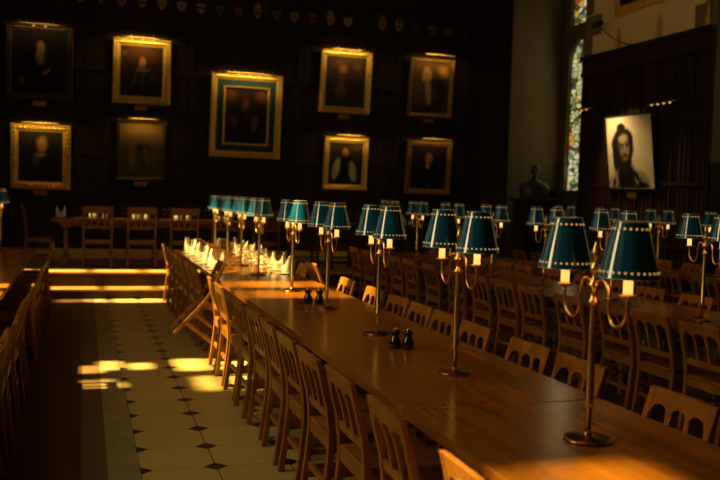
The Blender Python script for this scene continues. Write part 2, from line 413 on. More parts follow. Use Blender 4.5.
for i, (a, b, c, d) in enumerate(sorted(holes)):
    mb = MB()
    if (a, b) == (3.7, 4.7):
        mb.box(XL - .12, XL - .1, a, b, c, d); struct('window_%d' % (i + 3), mb, M['glow']); continue
    if b < 3 or c > 4 or a == 7.12:
        pitch, wd = (.08, .034) if b < 3 else (.09, .035) if a == 7.12 else ((.06, .026) if c > 5 else (.06, .046))  # unseen bars added to thin the sun through these openings
        q = a + .02
        while q < b - wd: mb.box(XL - .2, XL - .17, q, q + wd, c, d); q += pitch
    if a == 7.12: mb.box(XL - .2, XL - .14, a, b, 4.12, 4.72).box(XL - .2, XL - .14, a, a + .2, 3.2, 4.2).box(XL - .2, XL - .14, b - .16, b, 3.9, 4.2)  # unseen blocks added to break up the sunlit band on the floor
    if a == 7.95: mb.box(XL - .2, XL - .14, a, b, 4.34, 4.60).box(XL - .2, XL - .14, b - .2, b, 3.0, 3.7).box(XL - .2, XL - .14, a, a + .12, 3.8, 4.4).box(XL - .2, XL - .14, b - .14, b, 4.0, 4.4)  # more added blocks, shaping the farther sun band
    z = c + .8
    while z < d: mb.box(XL - .2, XL - .14, a, b, z, z + .06); z += 1.0
    struct('window_%d' % (i + 3), mb, M['iron'])
mb = MB(); mb.box(XL - .3, XB + .3, YN - .3, YN, 0, ZC); struct('wall_near', mb, M['panel'])
mb = MB(); mb.box(XL - .3, XB + .3, YN - .3, YB + .3, ZC, ZC + .2)
y = 1.0
while y < YB: mb.box(XL, XR, y - .12, y + .12, ZC - .3, ZC); y += 2.9
struct('ceiling', mb, M['beam'])

# ------------------------------------------------------------------ chair prototype: back plane at x = 0, sitter faces +x
def post_x(z):
    pts = [(0, .02), (.25, .052), (.45, .068), (.60, .048), (.75, .008), (.86, -.022)]
    for (a, xa), (b, xb) in zip(pts, pts[1:]):
        if z <= b: return xa + (xb - xa) * (z - a) / (b - a)
    return pts[-1][1]
def make_chair(name='spindle_chair', mat='chair', H=.84, W=.43, slats=2, scallop=True):
    t = empty(name)
    m = M[mat]; h = W / 2; k = H / .84
    for sgn in (-1, 1):
        secs = []
        for z in (0, .15, .3, .42, .5, .6, .7, .8, .84):
            xx = post_x(z); y1 = sgn * h; y0 = sgn * (h - .036); d = .017 if z < .8 else .013
            secs.append([(xx - d, y0, z * k), (xx + d, y0, z * k), (xx + d, y1, z * k), (xx - d, y1, z * k)])
        MB().loft(secs).build('rear_leg', m, t, .004)
        MB().loft([[(.43 - q, sgn * (h - .002) - sgn * (0), z), (.43 + q, sgn * (h - .002), z), (.43 + q, sgn * (h - .04), z), (.43 - q, sgn * (h - .04), z)] for z, q in ((0, .014), (.41, .019))]).build('front_leg', m, t, .003)
    # top rail with scalloped lower edge
    inner = h - .034
    n = slats + 1; pitch = 2 * inner / n
    pts = [(-inner, .842), (inner, .842)]
    lo, hi = .735, .775
    if scallop:
        e = .012
        for i in range(n - 1, -1, -1):
            c = -inner + (i + .5) * pitch; r = pitch / 2 - e
            pts.append((c + pitch / 2, lo))
            for q in range(0, 9):
                a = PI * q / 8; pts.append((c + r * math.cos(a), lo + (hi - lo) * math.sin(a) ** .8))
            pts.append((c - pitch / 2, lo)) if i == 0 else None
    else:
        pts += [(inner, .74), (-inner, .74)]
    top = [(a, b) for a, b in pts]
    f = lambda a, b, tt: (post_x(b) + tt - .006 * math.cos(a / inner * PI / 2), a, b * k)
    MB().prism(top, f, -.012, .012).build('top_rail', m, t, .003)
    MB().prism([(-inner, .535), (inner, .535), (inner, .580), (-inner, .580)], f, -.010, .010).build('lower_rail', m, t, .003)
    for i in range(1, n):
        c = -inner + i * pitch
        secs = []
        for z, wd in ((.575, .016), (.66, .012), (.745, .018)):
            secs.append([f(c - wd, z, -.006), f(c - wd, z, .006), f(c + wd, z, .006), f(c + wd, z, -.006)])
        MB().loft(secs).build('slat', m, t)
    zz = .44
    s = MB(); s.prism([(.05, -h + .037), (.465, -h - .005), (.465, h + .005), (.05, h - .037)], lambda a, b, tt: (a, b, tt), zz, zz + .024)
    s.build('seat', m, t, .006)
    s = MB()
    s.box(.08, .42, -h + .004, -h + .024, zz - .055, zz).box(.08, .42, h - .024, h - .004, zz - .055, zz)
    s.box(.055, .075, -h + .036, h - .036, zz - .055, zz - .002).box(.42, .44, -h + .04, h - .04, zz - .055, zz)
    s.build('seat_frame', m, t)
    for sgn in (-1, 1):
        MB().box(.05, .42, sgn * (h - .02) - .009, sgn * (h - .02) + .009, .13, .16).build('stretcher', m, t)
        MB().box(.05, .42, sgn * (h - .02) - .009, sgn * (h - .02) + .009, .25, .275).build('stretcher', m, t)
    MB().box(.05, .07, -h + .036, h - .036, .19, .22).build('stretcher', m, t)
    return t
chair0 = make_chair()
kids(chair0)
used = [False]
def place_chair(x, y, rz, label, group, z=0, tilt=0, src=None):
    if src is None:
        src = chair0
    o = src if not src.get('placed') else copy_tree(src)
    if not src.get('placed'): src['placed'] = 1
    o.location = (x, y, z); o.rotation_mode = 'XYZ'
    o.rotation_euler = (0, tilt, rz)
    tag(o, label, 'chair', group)
    return o
def row(ys, x, rz, place, group):
    n = len(ys)
    for i, y in enumerate(ys):
        place_chair(x + random.uniform(-.012, .012), y, rz + random.uniform(-.025, .025), 'oak slat-back chair, %s in its row, %s' % (ordinal(i, n), place), group)
def rng(a, b, n): return [a + (b - a) * i / (n - 1) + random.uniform(-.02, .02) for i in range(n)]
T1L = [2.31, 3.09, 3.71, 4.24, 4.75, 5.27, 5.82, 6.38, 6.93, 7.46, 7.98]
row(T1L, 1.115, 0, 'aisle side of middle table, before the tipped chair', 'chairs on the aisle side of the middle table')

th = math.radians(37.5)
place_chair(.825, 8.72, 0, 'chair tipped forward with its back leaning on the aisle edge of the middle table', None, z=.43 * math.sin(th), tilt=th)
row(rng(9.35, 12.85, 7), 1.125, 0, 'beside the napkins, aisle side of middle table', 'chairs on the aisle side of the middle table')
T1R = [2.35, 3.04, 3.84, 4.35, 5.05, 5.58, 6.03, 6.53, 7.12, 7.93]
row(T1R, 2.405, PI, 'right side of middle table, near part', 'chairs on the right side of the middle table')
place_chair(2.715, 8.62, PI, 'chair tipped forward with its back leaning on the right edge of the middle table', None, z=.43 * math.sin(th), tilt=th)
row(rng(9.7, 12.9, 6), 2.405, PI, 'beside the napkins, right side of middle table', 'chairs on the right side of the middle table')
T2L = [4.30, 4.88, 5.40, 5.90, 6.56, 7.25, 7.78, 8.35, 9.02, 9.70, 10.40, 11.0, 11.6, 12.2, 12.8]
row(T2L, 3.985, 0, 'left side of second table from right', 'chairs on the near side of the second table')
T2R = [5.85, 6.48, 7.12, 7.70, 8.30, 8.98, 9.70, 10.22, 10.80, 11.4, 12.0, 12.6]
row(T2R, 5.235, PI, 'right side of second table from right', 'chairs on the far side of the second table')
row(rng(7.0, 12.7, 10), 6.77, 0, 'left side of rightmost table', 'chairs on the near side of the rightmost table')
row(rng(8.0, 12.8, 8), 8.05, PI, 'between rightmost table and panelled wall', 'chairs beside the panelled wall')
row([3.9, 4.45, 5.0, 5.55, 6.1, 6.65, 7.35, 8.85, 9.4, 9.95, 10.5, 11.05, 11.6, 12.15, 12.6 + .1], -.405, PI, 'right side of the left-edge table', 'chairs on the aisle side of the left table')

# ------------------------------------------------------------------ long tables, each section a table
def make_table(xc, wdt, y0, y1, zt=.76, z=0.0, label='', group=None, along='y', name='dining_table', mat='table'):
    t = empty(name, (xc, (y0 + y1) / 2, z) if along == 'y' else (y0, xc, z))
    L = (y1 - y0) / 2 - .002 if along == 'y' else wdt[1]
    W = wdt / 2 if along == 'y' else wdt[0]
    bx = (lambda mb, a0, a1, b0, b1, c0, c1: mb.box(a0, a1, b0, b1, c0, c1)) if along == 'y' else (lambda mb, a0, a1, b0, b1, c0, c1: mb.box(b0, b1, a0, a1, c0, c1))
    mb = MB(); bx(mb, -W, W, -L, L, zt - .045, zt); mb.build('tabletop', M[mat], t, .006)
    mb = MB(); bx(mb, -W + .2, -W + .225, -L + .12, L - .12, zt - .13, zt - .045); bx(mb, W - .225, W - .2, -L + .12, L - .12, zt - .13, zt - .045)
    bx(mb, -W + .225, W - .225, -L + .12, -L + .145, zt - .13, zt - .045); bx(mb, -W + .225, W - .225, L - .145, L - .12, zt - .13, zt - .045)
    mb.build('apron', M['tableleg'], t)
    for sx in (-1, 1):
        for sy in (-1, 1):
            a, b = sx * .10, sy * (L - .22)
            if along != 'y': a, b = b, a
            q = zt - .045
            mb = MB().box(a - .045, a + .045, b - .045, b + .045, 0, .14).box(a - .045, a + .045, b - .045, b + .045, q - .12, q)
            mb.lathe([(.03, .14), (.045, .17), (.028, .2), (.038, .28), (.05, .38), (.046, .45), (.03, .5), (.026, .52), (.042, .545), (.03, q - .12)], 14, (a, b, 0))
            mb.build('leg', M['tableleg'], t)
    mb = MB(); bx(mb, -.03, .03, -L + .26, L - .26, .05, .10); bx(mb, -.1, .1, -L + .20, -L + .25, .05, .11); bx(mb, -.1, .1, L - .25, L - .20, .05, .11)
    mb.build('stretcher', M['tableleg'], t)
    return tag(t, label, 'table', group)
cuts = [.6, 3.35, 6.3, 9.25, 12.95]
for i in range(4):
    make_table(1.76, .96, cuts[i], cuts[i + 1], label='polished oak section of the middle table, %s' % ['nearest the camera, under the large near lamp', 'carrying the nearer dark shakers', 'carrying the farther dark shakers', 'farthest, laid with napkins and glasses'][i], group='sections of the middle long table')
for i, (a, b) in enumerate([(3.4, 6.4), (6.4, 9.6), (9.6, 13.0)]):
    make_table(4.6, .92, a, b, label='dark oak section of second table from right, %s' % ['nearest the camera', 'between its two neighbours', 'farthest, ending near the dais'][i], group='sections of the second table')
for i, (a, b) in enumerate([(6.6, 9.8), (9.8, 13.0)]):
    make_table(7.42, .92, a, b, label='dark oak section of the rightmost table by the panelled wall, %s' % ['nearer half', 'farther half'][i], group='sections of the rightmost table')
for i, (a, b) in enumerate([(3.4, 6.6), (6.6, 9.8), (9.8, 12.85)]):
    make_table(-1.08, .92, a, b, label='oak section of the table at the left edge, %s' % ['nearest the camera', 'crossed by a sunlit patch', 'farthest, with a lamp at its end'][i], group='sections of the left table')

# high table across the dais
for i, (a, b) in enumerate([(-.5, 3.2), (3.2, 6.8)]):
    make_table(14.75, (.4, (b - a) / 2 - .002), (a + b) / 2, 0, .77, .37, label='dark high table across the dais, %s' % ['left half, behind the dais chairs', 'right half, behind the lamps'][i], group='sections of the high table', along='x', name='high_table', mat='tableleg')

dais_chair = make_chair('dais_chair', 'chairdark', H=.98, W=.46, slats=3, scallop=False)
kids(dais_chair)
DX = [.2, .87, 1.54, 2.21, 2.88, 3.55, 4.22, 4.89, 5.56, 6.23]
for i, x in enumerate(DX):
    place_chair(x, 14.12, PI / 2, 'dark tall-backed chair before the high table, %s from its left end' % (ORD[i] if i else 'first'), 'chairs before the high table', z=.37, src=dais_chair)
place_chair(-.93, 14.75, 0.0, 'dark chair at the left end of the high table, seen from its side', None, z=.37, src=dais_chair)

# ------------------------------------------------------------------ twin-shade brass table lamps
def s_arm(s):
    P = []
    ctrl = [(0, .575), (.035, .60), (.07, .595), (.088, .56), (.092, .51), (.105, .465), (.135, .445), (.17, .457), (.193, .49), (.2, .55)]
    for i in range(len(ctrl) - 1):
        p0 = ctrl[max(i - 1, 0)]; p1 = ctrl[i]; p2 = ctrl[i + 1]; p3 = ctrl[min(i + 2, len(ctrl) - 1)]
        for q in range(4):
            t = q / 4
            P.append(tuple(.5 * (2 * b + (c - a) * t + (2 * a - 5 * b + 4 * c - d) * t * t + (3 * b - a - 3 * c + d) * t ** 3) for a, b, c, d in zip(p0, p1, p2, p3)))
    P.append(ctrl[-1])
    return [(0, s * a, z) for a, z in P]
def make_lamp():
    t = empty('table_lamp')
    MB().lathe([(.089, 0), (.089, .008), (.084, .013), (.078, .015), (.024, .018), (.016, .026), (.0105, .045)], 36).build('base', M['brassdark'], t)
    MB().lathe([(.0105, .04), (.0105, .12), (.0165, .125), (.0165, .14), (.0145, .145), (.013, .50), (.010, .6)], 14).build('pole', M['brass'], t)
    MB().lathe([(.010, .50), (.022, .51), (.024, .52), (.014, .53), (.013, .56), (.024, .572), (.024, .582), (.012, .6), (.012, .62)], 16).build('collar', M['brass'], t)
    MB().lathe([(.012, .62), (.02, .635), (.018, .65), (.007, .66), (.012, .675), (.017, .69), (.013, .71), (.004, .735), (.001, .745)], 14).build('finial', M['brass'], t)
    for s in (-1, 1):
        MB().tube(s_arm(s), .0062, 8).build('arm', M['brass'], t)
        c = (0, s * .2, 0)
        MB().lathe([(.007, .545), (.012, .556), (.030, .561), (.033, .567), (.02, .566), (.017, .570)], 20, c).build('drip_pan', M['brass'], t)
        cd = MB().lathe([(.0165, .567), (.0165, .645), (.013, .648)], 18, c).build('candle', M['candle'], t)
        MB().ball((0, s * .2, .69), (.014, .014, .026), 10, 8).build('bulb', M['bulb'], cd)
        # shade: outer skin, inner lining, rims, carrier, pierced rows
        r0, r1, z0, z1 = .106, .057, .626, .820
        n = 40
        sh = MB().loft([[(c[0] + r * math.cos(2 * PI * i / n), c[1] + r * math.sin(2 * PI * i / n), z) for i in range(n)] for r, z in ((r0, z0), (r1, z1))], True, False).build('lamp_shade', M['shade'], t)
        MB().loft([[(c[0] + r * math.cos(2 * PI * i / n), c[1] + r * math.sin(2 * PI * i / n), z) for i in range(n)] for r, z in ((r0 - .003, z0), (r1 - .003, z1))], True, False).build('shade_lining', M['shadein'], sh)
        for r, z, q in ((r0 - .001, z0, .0022), (r1 - .001, z1, .0024)):
            rim = MB(); rim.tube([(c[0] + r * math.cos(2 * PI * i / 32), c[1] + r * math.sin(2 * PI * i / 32), z) for i in range(33)], q, 6)
            rim.build('shade_rim', M['trim'], sh)
        car = MB()
        for a in (0, 2 * PI / 3, 4 * PI / 3): car.tube([(c[0], c[1], .70), (c[0] + .05 * math.cos(a), c[1] + .05 * math.sin(a), .79), (c[0] + (r1 - .004) * math.cos(a), c[1] + (r1 - .004) * math.sin(a), .815)], .0016, 5)
        car.tube([(c[0], c[1], .64), (c[0], c[1], .70)], .002, 5)
        car.build('shade_carrier', M['brassdark'], t)
        for zz, num, hr in ((z0 + .022, 30, .0044), (z1 - .024, 20, .0044)):
            hb = MB()
            r = r0 + (r1 - r0) * (zz - z0) / (z1 - z0) + .0007
            sl = Vector((-(r0 - r1), 0, z1 - z0)).normalized()
            for i in range(num):
                a = 2 * PI * i / num; ra = Vector((math.cos(a), math.sin(a), 0)); ta = Vector((-math.sin(a), math.cos(a), 0))
                up = Vector((ra.x * sl.x, ra.y * sl.x, sl.z)); nn = ta.cross(up).normalized()
                if nn.dot(ra) < 0: nn = -nn
                cc = Vector(c) + ra * r + Vector((0, 0, zz))
                ring = [cc + (ta * math.cos(2 * PI * q / 8) + up * math.sin(2 * PI * q / 8)) * hr for q in range(8)]
                hb.loft([[p - nn * .0003 for p in ring], [p + nn * .0005 for p in ring]])
            hb.build('row_of_pierced_holes', M['hole'], sh)
    return t
lamp0 = make_lamp(); kids(lamp0)
for q in kids(lamp0): kids(q)
first = True
def place_lamp(x, y, z, label, group, rz=0):
    global first
    o = lamp0 if first else copy_tree(lamp0)
    first = False
    o.location = (x, y, z); o.rotation_euler = (0, 0, rz)
    return tag(o, label, 'lamp', group)
L1 = [2.77, 3.99, 5.21, 6.43, 7.62, 9.2, 10.3, 11.35, 12.5]
for i, y in enumerate(L1):
    place_lamp(1.79, y, .76, 'brass lamp, two teal shades, %s along the middle table' % ordinal(i, 9), 'lamps along the middle table', random.uniform(-.05, .05) if i else .02)
for i in range(7):
    place_lamp(4.57, 5.58 + 1.22 * i, .76, 'brass lamp, two teal shades, %s along second table from right' % ordinal(i, 7), 'lamps along the second table', random.uniform(-.06, .06))
for i in range(4):
    place_lamp(7.42, 8.78 + 1.22 * i, .76, 'brass lamp, two teal shades, %s along table by panelled wall' % ordinal(i, 4), 'lamps along the rightmost table', random.uniform(-.06, .06))
place_lamp(-1.085, 12.65, .76, 'brass lamp with two teal shades at the far end of the left table', None)

# ------------------------------------------------------------------ shakers, napkins, plates, glasses
def shaker(x, y, label, g):
    t = empty('shaker', (x, y, .76))
    MB().lathe([(.029, 0), (.036, .006), (.037, .03), (.031, .055), (.021, .072), (.021, .078), (.031, .094), (.034, .102), (.024, .107)], 20).build('body', M['blackglass'], t)
    MB().lathe([(.012, .106), (.011, .115), (.004, .120), (.001, .121)], 12).build('cap', M['silver'], t)
    tag(t, label, 'shaker', g)
shaker(1.735, 4.72, 'left one of the nearer pair of dark shakers, by the third lamp base', 'nearer pair of shakers')
shaker(1.80, 4.68, 'right one of the nearer pair of dark shakers, by the third lamp base', 'nearer pair of shakers')
shaker(1.735, 6.80, 'left one of the farther pair of dark shakers on the middle table', 'farther pair of shakers')
shaker(1.815, 6.74, 'right one of the farther pair of dark shakers on the middle table', 'farther pair of shakers')

def napkin_mb(seed, h=.17):
    r = random.Random(seed); n = 28; mb = MB(); rows = []
    def ring(sc_, fz, zb):
        return [(.034 * sc_ * math.cos(2 * PI * i / n) * (1 + .1 * math.sin(5 * 2 * PI * i / n)), .062 * sc_ * math.sin(2 * PI * i / n), zb + fz * (.45 + .55 * abs(math.sin(2 * PI * i / n)) ** 2.4) * h) for i in range(n)]
    mb.loft([ring(1.0, 0, 0), ring(1.06, .35, 0), ring(1.0, .7, 0), ring(.9, 1, 0), ring(.84, .97, 0), ring(.85, .5, 0), ring(.85, .25, 0)], True, True)
    return mb
nap0 = None
def napkin(x, y, z, rz, label, g, s=1.15):
    global nap0
    if nap0 is None: o = nap0 = napkin_mb(1).build('folded_napkin', M['linen'])
    else:
        o = nap0.copy(); C.objects.link(o)
    o.location = (x, y, z); o.rotation_euler = (0, 0, rz); o.scale = (s, s, s)
    tag(o, label, 'napkin', g)
plate0 = None
def plate(x, y, z, label, g):
    global plate0
    if plate0 is None: o = plate0 = MB().lathe([(.06, 0), (.085, .004), (.105, .008), (.105, .011), (.09, .009), (.07, .007), (.001, .007)], 28).build('side_plate', M['china'])
    else:
        o = plate0.copy(); C.objects.link(o)
    o.location = (x, y, z); tag(o, label, 'plate', g)
glass0 = None
def glass(x, y, z, label, g, s=1):
    global glass0
    if glass0 is None:
        glass0 = MB().lathe([(.034, 0), (.034, .002), (.008, .006), (.0045, .012), (.004, .075), (.012, .085), (.03, .10), (.037, .125), (.035, .15), (.03, .175), (.0288, .175), (.0335, .15), (.0355, .125), (.029, .103), (.01, .089), (.001, .087)], 18).build('wine_glass', M['glass'])
        o = glass0
    else:
        o = glass0.copy(); C.objects.link(o)
    o.location = (x, y, z); o.scale = (s, s, s); tag(o, label, 'glass', g)
ys = [9.3 + .43 * i for i in range(9)]
for i, y in enumerate(ys):
    for side, x in (('left', 1.42), ('right', 2.12)):
        d = 1 if side == 'left' else -1
        place = '%s setting, %s side of middle table' % (ordinal(i, 9), 'aisle' if d > 0 else 'right')
        plate(x, y, .76, 'white side plate under the napkin, ' + place, 'plates on the middle table')
        napkin(x, y, .7675, random.uniform(-.5, .5) + PI / 2 * (1 if i % 3 == 1 else 0.15), 'white two-pointed napkin, ' + place, 'napkins on the middle table', 1.2)
        for q in range(2):
            glass(x + d * (.15 + .05 * q), y + .06 + .09 * q, .76, 'clear wine glass, %s of two, %s' % ('outer' if q == 0 else 'inner', place), 'glasses on the middle table')
napkin(1.86, 12.72, .76, 0.2, 'white pointed napkin in the middle of the far end of the middle table', 'napkins on the middle table', 1.25)
for i, x in enumerate(DX):
    lab = ('%s setting from left, high table' % (ORD[i] if i else 'first'))
    napkin(x - .06, 14.60, 1.14, 1.2, 'white pointed napkin on camera side, ' + lab, 'napkins on the high table')
    napkin(x + .13, 14.94, 1.14, .3, 'white pointed napkin on wall side, ' + lab, 'napkins on the high table')
    for q in range(3):
        glass(x - .27 + .07 * q, 14.76 + .05 * (q % 2), 1.14, 'clear wine glass, %s of three, %s' % (['left one', 'middle one', 'right one'][q], lab), 'glasses on the high table')
napkin(-.36, 14.6, 1.14, 1.5, 'white two-pointed napkin at the left end of the high table', 'napkins on the high table')

# ------------------------------------------------------------------ paintings on the end wall
def frame_loft(mb, w, h, prof, carve=0):
    """prof: list of (inset, depth) from the outer edge inwards; frame lies in x/z, facing -y"""
    secs = []
    for (ins, dep) in prof:
        secs.append([(-w / 2 + ins, -dep, -h / 2 + ins), (w / 2 - ins, -dep, -h / 2 + ins), (w / 2 - ins, -dep, h / 2 - ins), (-w / 2 + ins, -dep, h / 2 - ins)])
    mb.loft(secs, False, False)
def painting(xa, za, xb, zb, fw, fmat, cmat, label, ornate=False, tilt=5, mount=0, plaque=True, lamp=3, watts=3.0, yw=YB, swing=0, wall='end', dep=.06):
    w_, h_ = xb - xa, za - zb
    t = empty('framed_portrait')
    f = MB(); frame_loft(f, w_, h_, [(0, 0), (0, dep * .7), (fw * .18, dep), (fw * .4, dep * .75), (fw * .55, dep * .85), (fw * .8, dep * .45), (fw, dep * .35), (fw, 0)])
    if ornate:
        for side in range(4):
            L_ = w_ if side % 2 == 0 else h_
            n = int(L_ / .1)
            for i in range(n + 1):
                q = -L_ / 2 + fw / 2 + (L_ - fw) * i / n
                p = (q, -dep * .8, (-1 if side == 0 else 1) * (h_ / 2 - fw / 2)) if side % 2 == 0 else ((-1 if side == 1 else 1) * (w_ / 2 - fw / 2), -dep * .8, q)
                f.ball(p, (.035, .03, .035) if i % 2 else (.026, .035, .045), 8, 6)
    f.build('frame', fmat, t)
    iw, ih = w_ - 2 * fw, h_ - 2 * fw
    if mount:
        mm = MB(); frame_loft(mm, iw, ih, [(0, .0), (0, .018), (mount, .018), (mount, 0)]); mm.build('mount', M['mount'], t)
        s = MB(); frame_loft(s, iw - 2 * mount, ih - 2 * mount, [(0, .01), (0, .035), (.03, .035), (.05, .02), (.05, 0)]); s.build('inner_frame', M['gold'], t)
        iw -= 2 * mount + .08; ih -= 2 * mount + .08
    c = MB(); c.add([(-iw / 2, -.012, -ih / 2), (iw / 2, -.012, -ih / 2), (iw / 2, -.012, ih / 2), (-iw / 2, -.012, ih / 2), (-iw / 2, 0, -ih / 2), (iw / 2, 0, -ih / 2), (iw / 2, 0, ih / 2), (-iw / 2, 0, ih / 2)],
                    [(0, 1, 2, 3), (7, 6, 5, 4), (0, 4, 5, 1), (1, 5, 6, 2), (2, 6, 7, 3), (3, 7, 4, 0)])
    co = c.build('canvas', cmat, t)
    uvl = co.data.uv_layers.new(name='UVMap')
    for lp in co.data.loops:
        v = co.data.vertices[lp.vertex_index].co
        uvl.data[lp.index].uv = (v.x / iw + .5, v.z / ih + .5)
    tag(t, label, 'painting')
    tl = math.radians(tilt)
    R_ = Matrix.Rotation(tl, 4, 'X')
    if wall == 'end':
        t.matrix_world = Matrix.Translation((xa + w_ / 2, yw - .03 - .5 * h_ * math.sin(tl), (za + zb) / 2)) @ R_
    else:
        t.matrix_world = Matrix.Translation((yw - .04 - .5 * h_ * math.sin(tl), xa + w_ / 2, (za + zb) / 2)) @ Matrix.Rotation(-PI / 2, 4, 'Z') @ R_
    if plaque:
        p = MB().box(-.13, .13, -.02, 0, -h_ / 2 - .13, -h_ / 2 - .03)
        po = p.build('name_plaque', M['plaque'], t)
    if lamp:
        # picture lamp on a bracket above the frame
        a = empty('picture_lamp'); bw = w_ * .38
        MB().tube([(-bw, 0, .02), (bw, 0, .02)], .018, 8).build('lamp_bar', M['brassdark'], a)
        for s in (-.5, .5): MB().tube([(bw * s, .0, .0), (bw * s, .14, .12), (bw * s, .27, .12)], .009, 6).build('bracket', M['brassdark'], a)
        for k in range(lamp):
            q = (k - (lamp - 1) / 2) * .22
            MB().ball((q, 0, -.012), (.025, .016, .016), 8, 6).build('bulb', M['picbulb'], a)
        nm = {'end': '%s' % label}[wall] if wall == 'end' else label
        tag(a, 'slim brass picture lamp above the ' + ' '.join(label.split(',')[0].split()[:10]), 'picture lamp')
        off = h_ * math.sin(tl) + .27
        if wall == 'end':
            a.location = (xa + w_ / 2, yw - off, za - .05)
            dirv = (0, .42, -1); loc = (xa + w_ / 2, yw - off - .03, za + .09)
        else:
            a.location = (yw - off, xa + w_ / 2, za + .12); a.rotation_euler = (0, 0, -PI / 2)
            dirv = (.42, 0, -1); loc = (yw - off - .03, xa + w_ / 2, za + .09)
        L_ = light('picture_light', 'AREA', loc, dirv, watts, (1, .70, .2), shape='RECTANGLE', size=w_ * .75, size_y=.04)
        if wall != 'end': L_.rotation_euler = (Matrix.Rotation(-PI / 2, 4, 'Z') @ Vector((0, .42, -1)).to_track_quat('-Z', 'Y').to_matrix().to_4x4()).to_euler()
        L_.data.spread = math.radians(150)
    return t
SK = (.55, .22, .07)
DK = (.010, .006, .004)
p1 = canvas_mat('canvas_old_scholar', (.018, .012, .008), [(.5, .28, .36, .42, (.008, .006, .005), .2), (.52, .74, .07, .10, (.5, .27, .12), .3), (.51, .60, .075, .13, (.38, .28, .17), .4), (.62, .36, .09, .035, (.32, .18, .09), .4, 35), (.16, .2, .05, .06, (.28, .13, .07), .4)])
p2 = canvas_mat('canvas_ruffed_sitter', (.035, .014, .007), [(.5, .9, .33, .18, (.10, .03, .01), .7), (.5, .28, .32, .42, (.020, .011, .008), .3), (.52, .68, .08, .10, (.45, .14, .05), .35), (.52, .54, .13, .05, (.16, .10, .05), .6), (.33, .32, .04, .16, (.09, .045, .025), .7, -20), (.52, .36, .03, .2, (.09, .05, .025), .7), (.74, .36, .06, .07, (.07, .035, .018), .7), (.1, .85, .05, .05, (.12, .06, .03), .6)])
p3 = canvas_mat('canvas_wigged_man', (.022, .014, .009), [(.5, .2, .36, .35, (.010, .007, .006), .2), (.53, .76, .12, .14, (.30, .18, .08), .35), (.54, .72, .085, .12, (.55, .25, .09), .3), (.5, .54, .11, .045, (.36, .27, .15), .4), (.4, .42, .08, .1, (.10, .06, .04), .6)])
p4 = canvas_mat('canvas_group_scene', (.12, .075, .025), [(.5, .8, .4, .2, (.33, .17, .04), .6), (.25, .62, .12, .1, (.30, .08, .03), .5), (.5, .35, .5, .35, (.055, .06, .03), .6), (.55, .55, .17, .06, (.03, .02, .012), .4), (.3, .35, .1, .2, (.16, .12, .05), .5), (.62, .35, .05, .22, (.16, .11, .05), .5, 15), (.8, .3, .07, .18, (.14, .10, .04), .5)])
p5 = canvas_mat('canvas_enthroned_figure', (.028, .012, .007), [(.14, .86, .13, .1, (.16, .05, .02), .5), (.86, .86, .13, .1, (.20, .06, .025), .5), (.5, .35, .34, .38, (.016, .008, .006), .4), (.48, .7, .08, .11, (.15, .055, .025), .5), (.22, .40, .07, .10, (.13, .06, .03), .6, 20), (.70, .36, .07, .12, (.20, .10, .05), .6, -15), (.1, .62, .05, .07, (.02, .03, .045), .5), (.5, .5, .05, .12, (.06, .02, .012), .6)])
p6 = canvas_mat('canvas_standing_figure', (.05, .028, .012), [(.5, .35, .33, .4, (.04, .024, .012), .4), (.35, .85, .16, .1, (.10, .04, .02), .6), (.42, .74, .09, .09, (.28, .10, .05), .4), (.4, .57, .1, .05, (.14, .06, .03), .5), (.38, .3, .14, .16, (.12, .09, .045), .5), (.8, .82, .1, .08, (.10, .045, .03), .5)])
p7 = canvas_mat('canvas_bishop_white_sleeves', (.03, .018, .010), [(.5, .35, .32, .36, (.012, .009, .007), .2), (.48, .76, .09, .10, (.36, .18, .09), .3), (.22, .36, .10, .26, (.46, .42, .28), .25, -14), (.72, .30, .10, .24, (.42, .38, .25), .25, 12), (.47, .42, .06, .28, (.010, .008, .006), .3), (.85, .9, .2, .08, (.08, .04, .02), .5)])
p8 = canvas_mat('canvas_pale_man_dark_cloak', (.13, .065, .018), [(.82, .83, .13, .10, (.62, .26, .05), .6), (.68, .42, .30, .33, (.03, .022, .015), .3), (.3, .4, .28, .2, (.12, .07, .025), .5), (.38, .74, .12, .15, (.62, .30, .09), .3), (.44, .4, .07, .26, (.44, .30, .13), .4, 8), (.5, .05, .5, .12, (.04, .025, .012), .5)])
p9 = canvas_mat('canvas_clergyman_white_bands', (.02, .011, .006), [(.5, .28, .34, .38, (.006, .004, .003), .2), (.5, .70, .10, .12, (.38, .17, .06), .35), (.47, .53, .05, .06, (.5, .36, .17), .35), (.22, .5, .08, .05, (.06, .025, .01), .5), (.52, .08, .06, .05, (.10, .055, .025), .5)])
painting(-1.55, 4.86, -.26, 3.38, .13, M['darkframe'], p1, 'dark-framed portrait of a white-bearded man in black, upper left', watts=1.2, lamp=2, tilt=3)
painting(.50, 4.75, 1.68, 3.41, .16, M['gold'], p2, 'bright gilt-framed portrait of a ruffed sitter, above the dim group scene', watts=5.5)
painting(-1.44, 2.88, -.29, 1.57, .15, M['gold'], p3, 'portrait of a wigged man in a carved gilt frame, lower left', ornate=True, watts=3.2, lamp=0)
painting(.61, 3.07, 1.62, 1.82, .07, M['darkframe'], p4, 'dim greenish group scene in a thin dark frame', watts=1.0, lamp=0)
painting(2.52, 4.18, 4.07, 2.38, .14, M['gold'], p5, 'large double-framed painting with blue-green mount, centre of the wall', mount=.13, plaque=False, watts=5.5)
painting(4.92, 4.86, 6.12, 3.48, .14, M['gold'], p6, 'gilt-framed portrait of a standing figure, third from left in the top row', watts=4.5)
painting(5.06, 2.95, 6.10, 1.76, .13, M['gold'], p7, 'gilt-framed portrait of a cleric in black with white sleeves', watts=3.4, lamp=0, plaque=False)
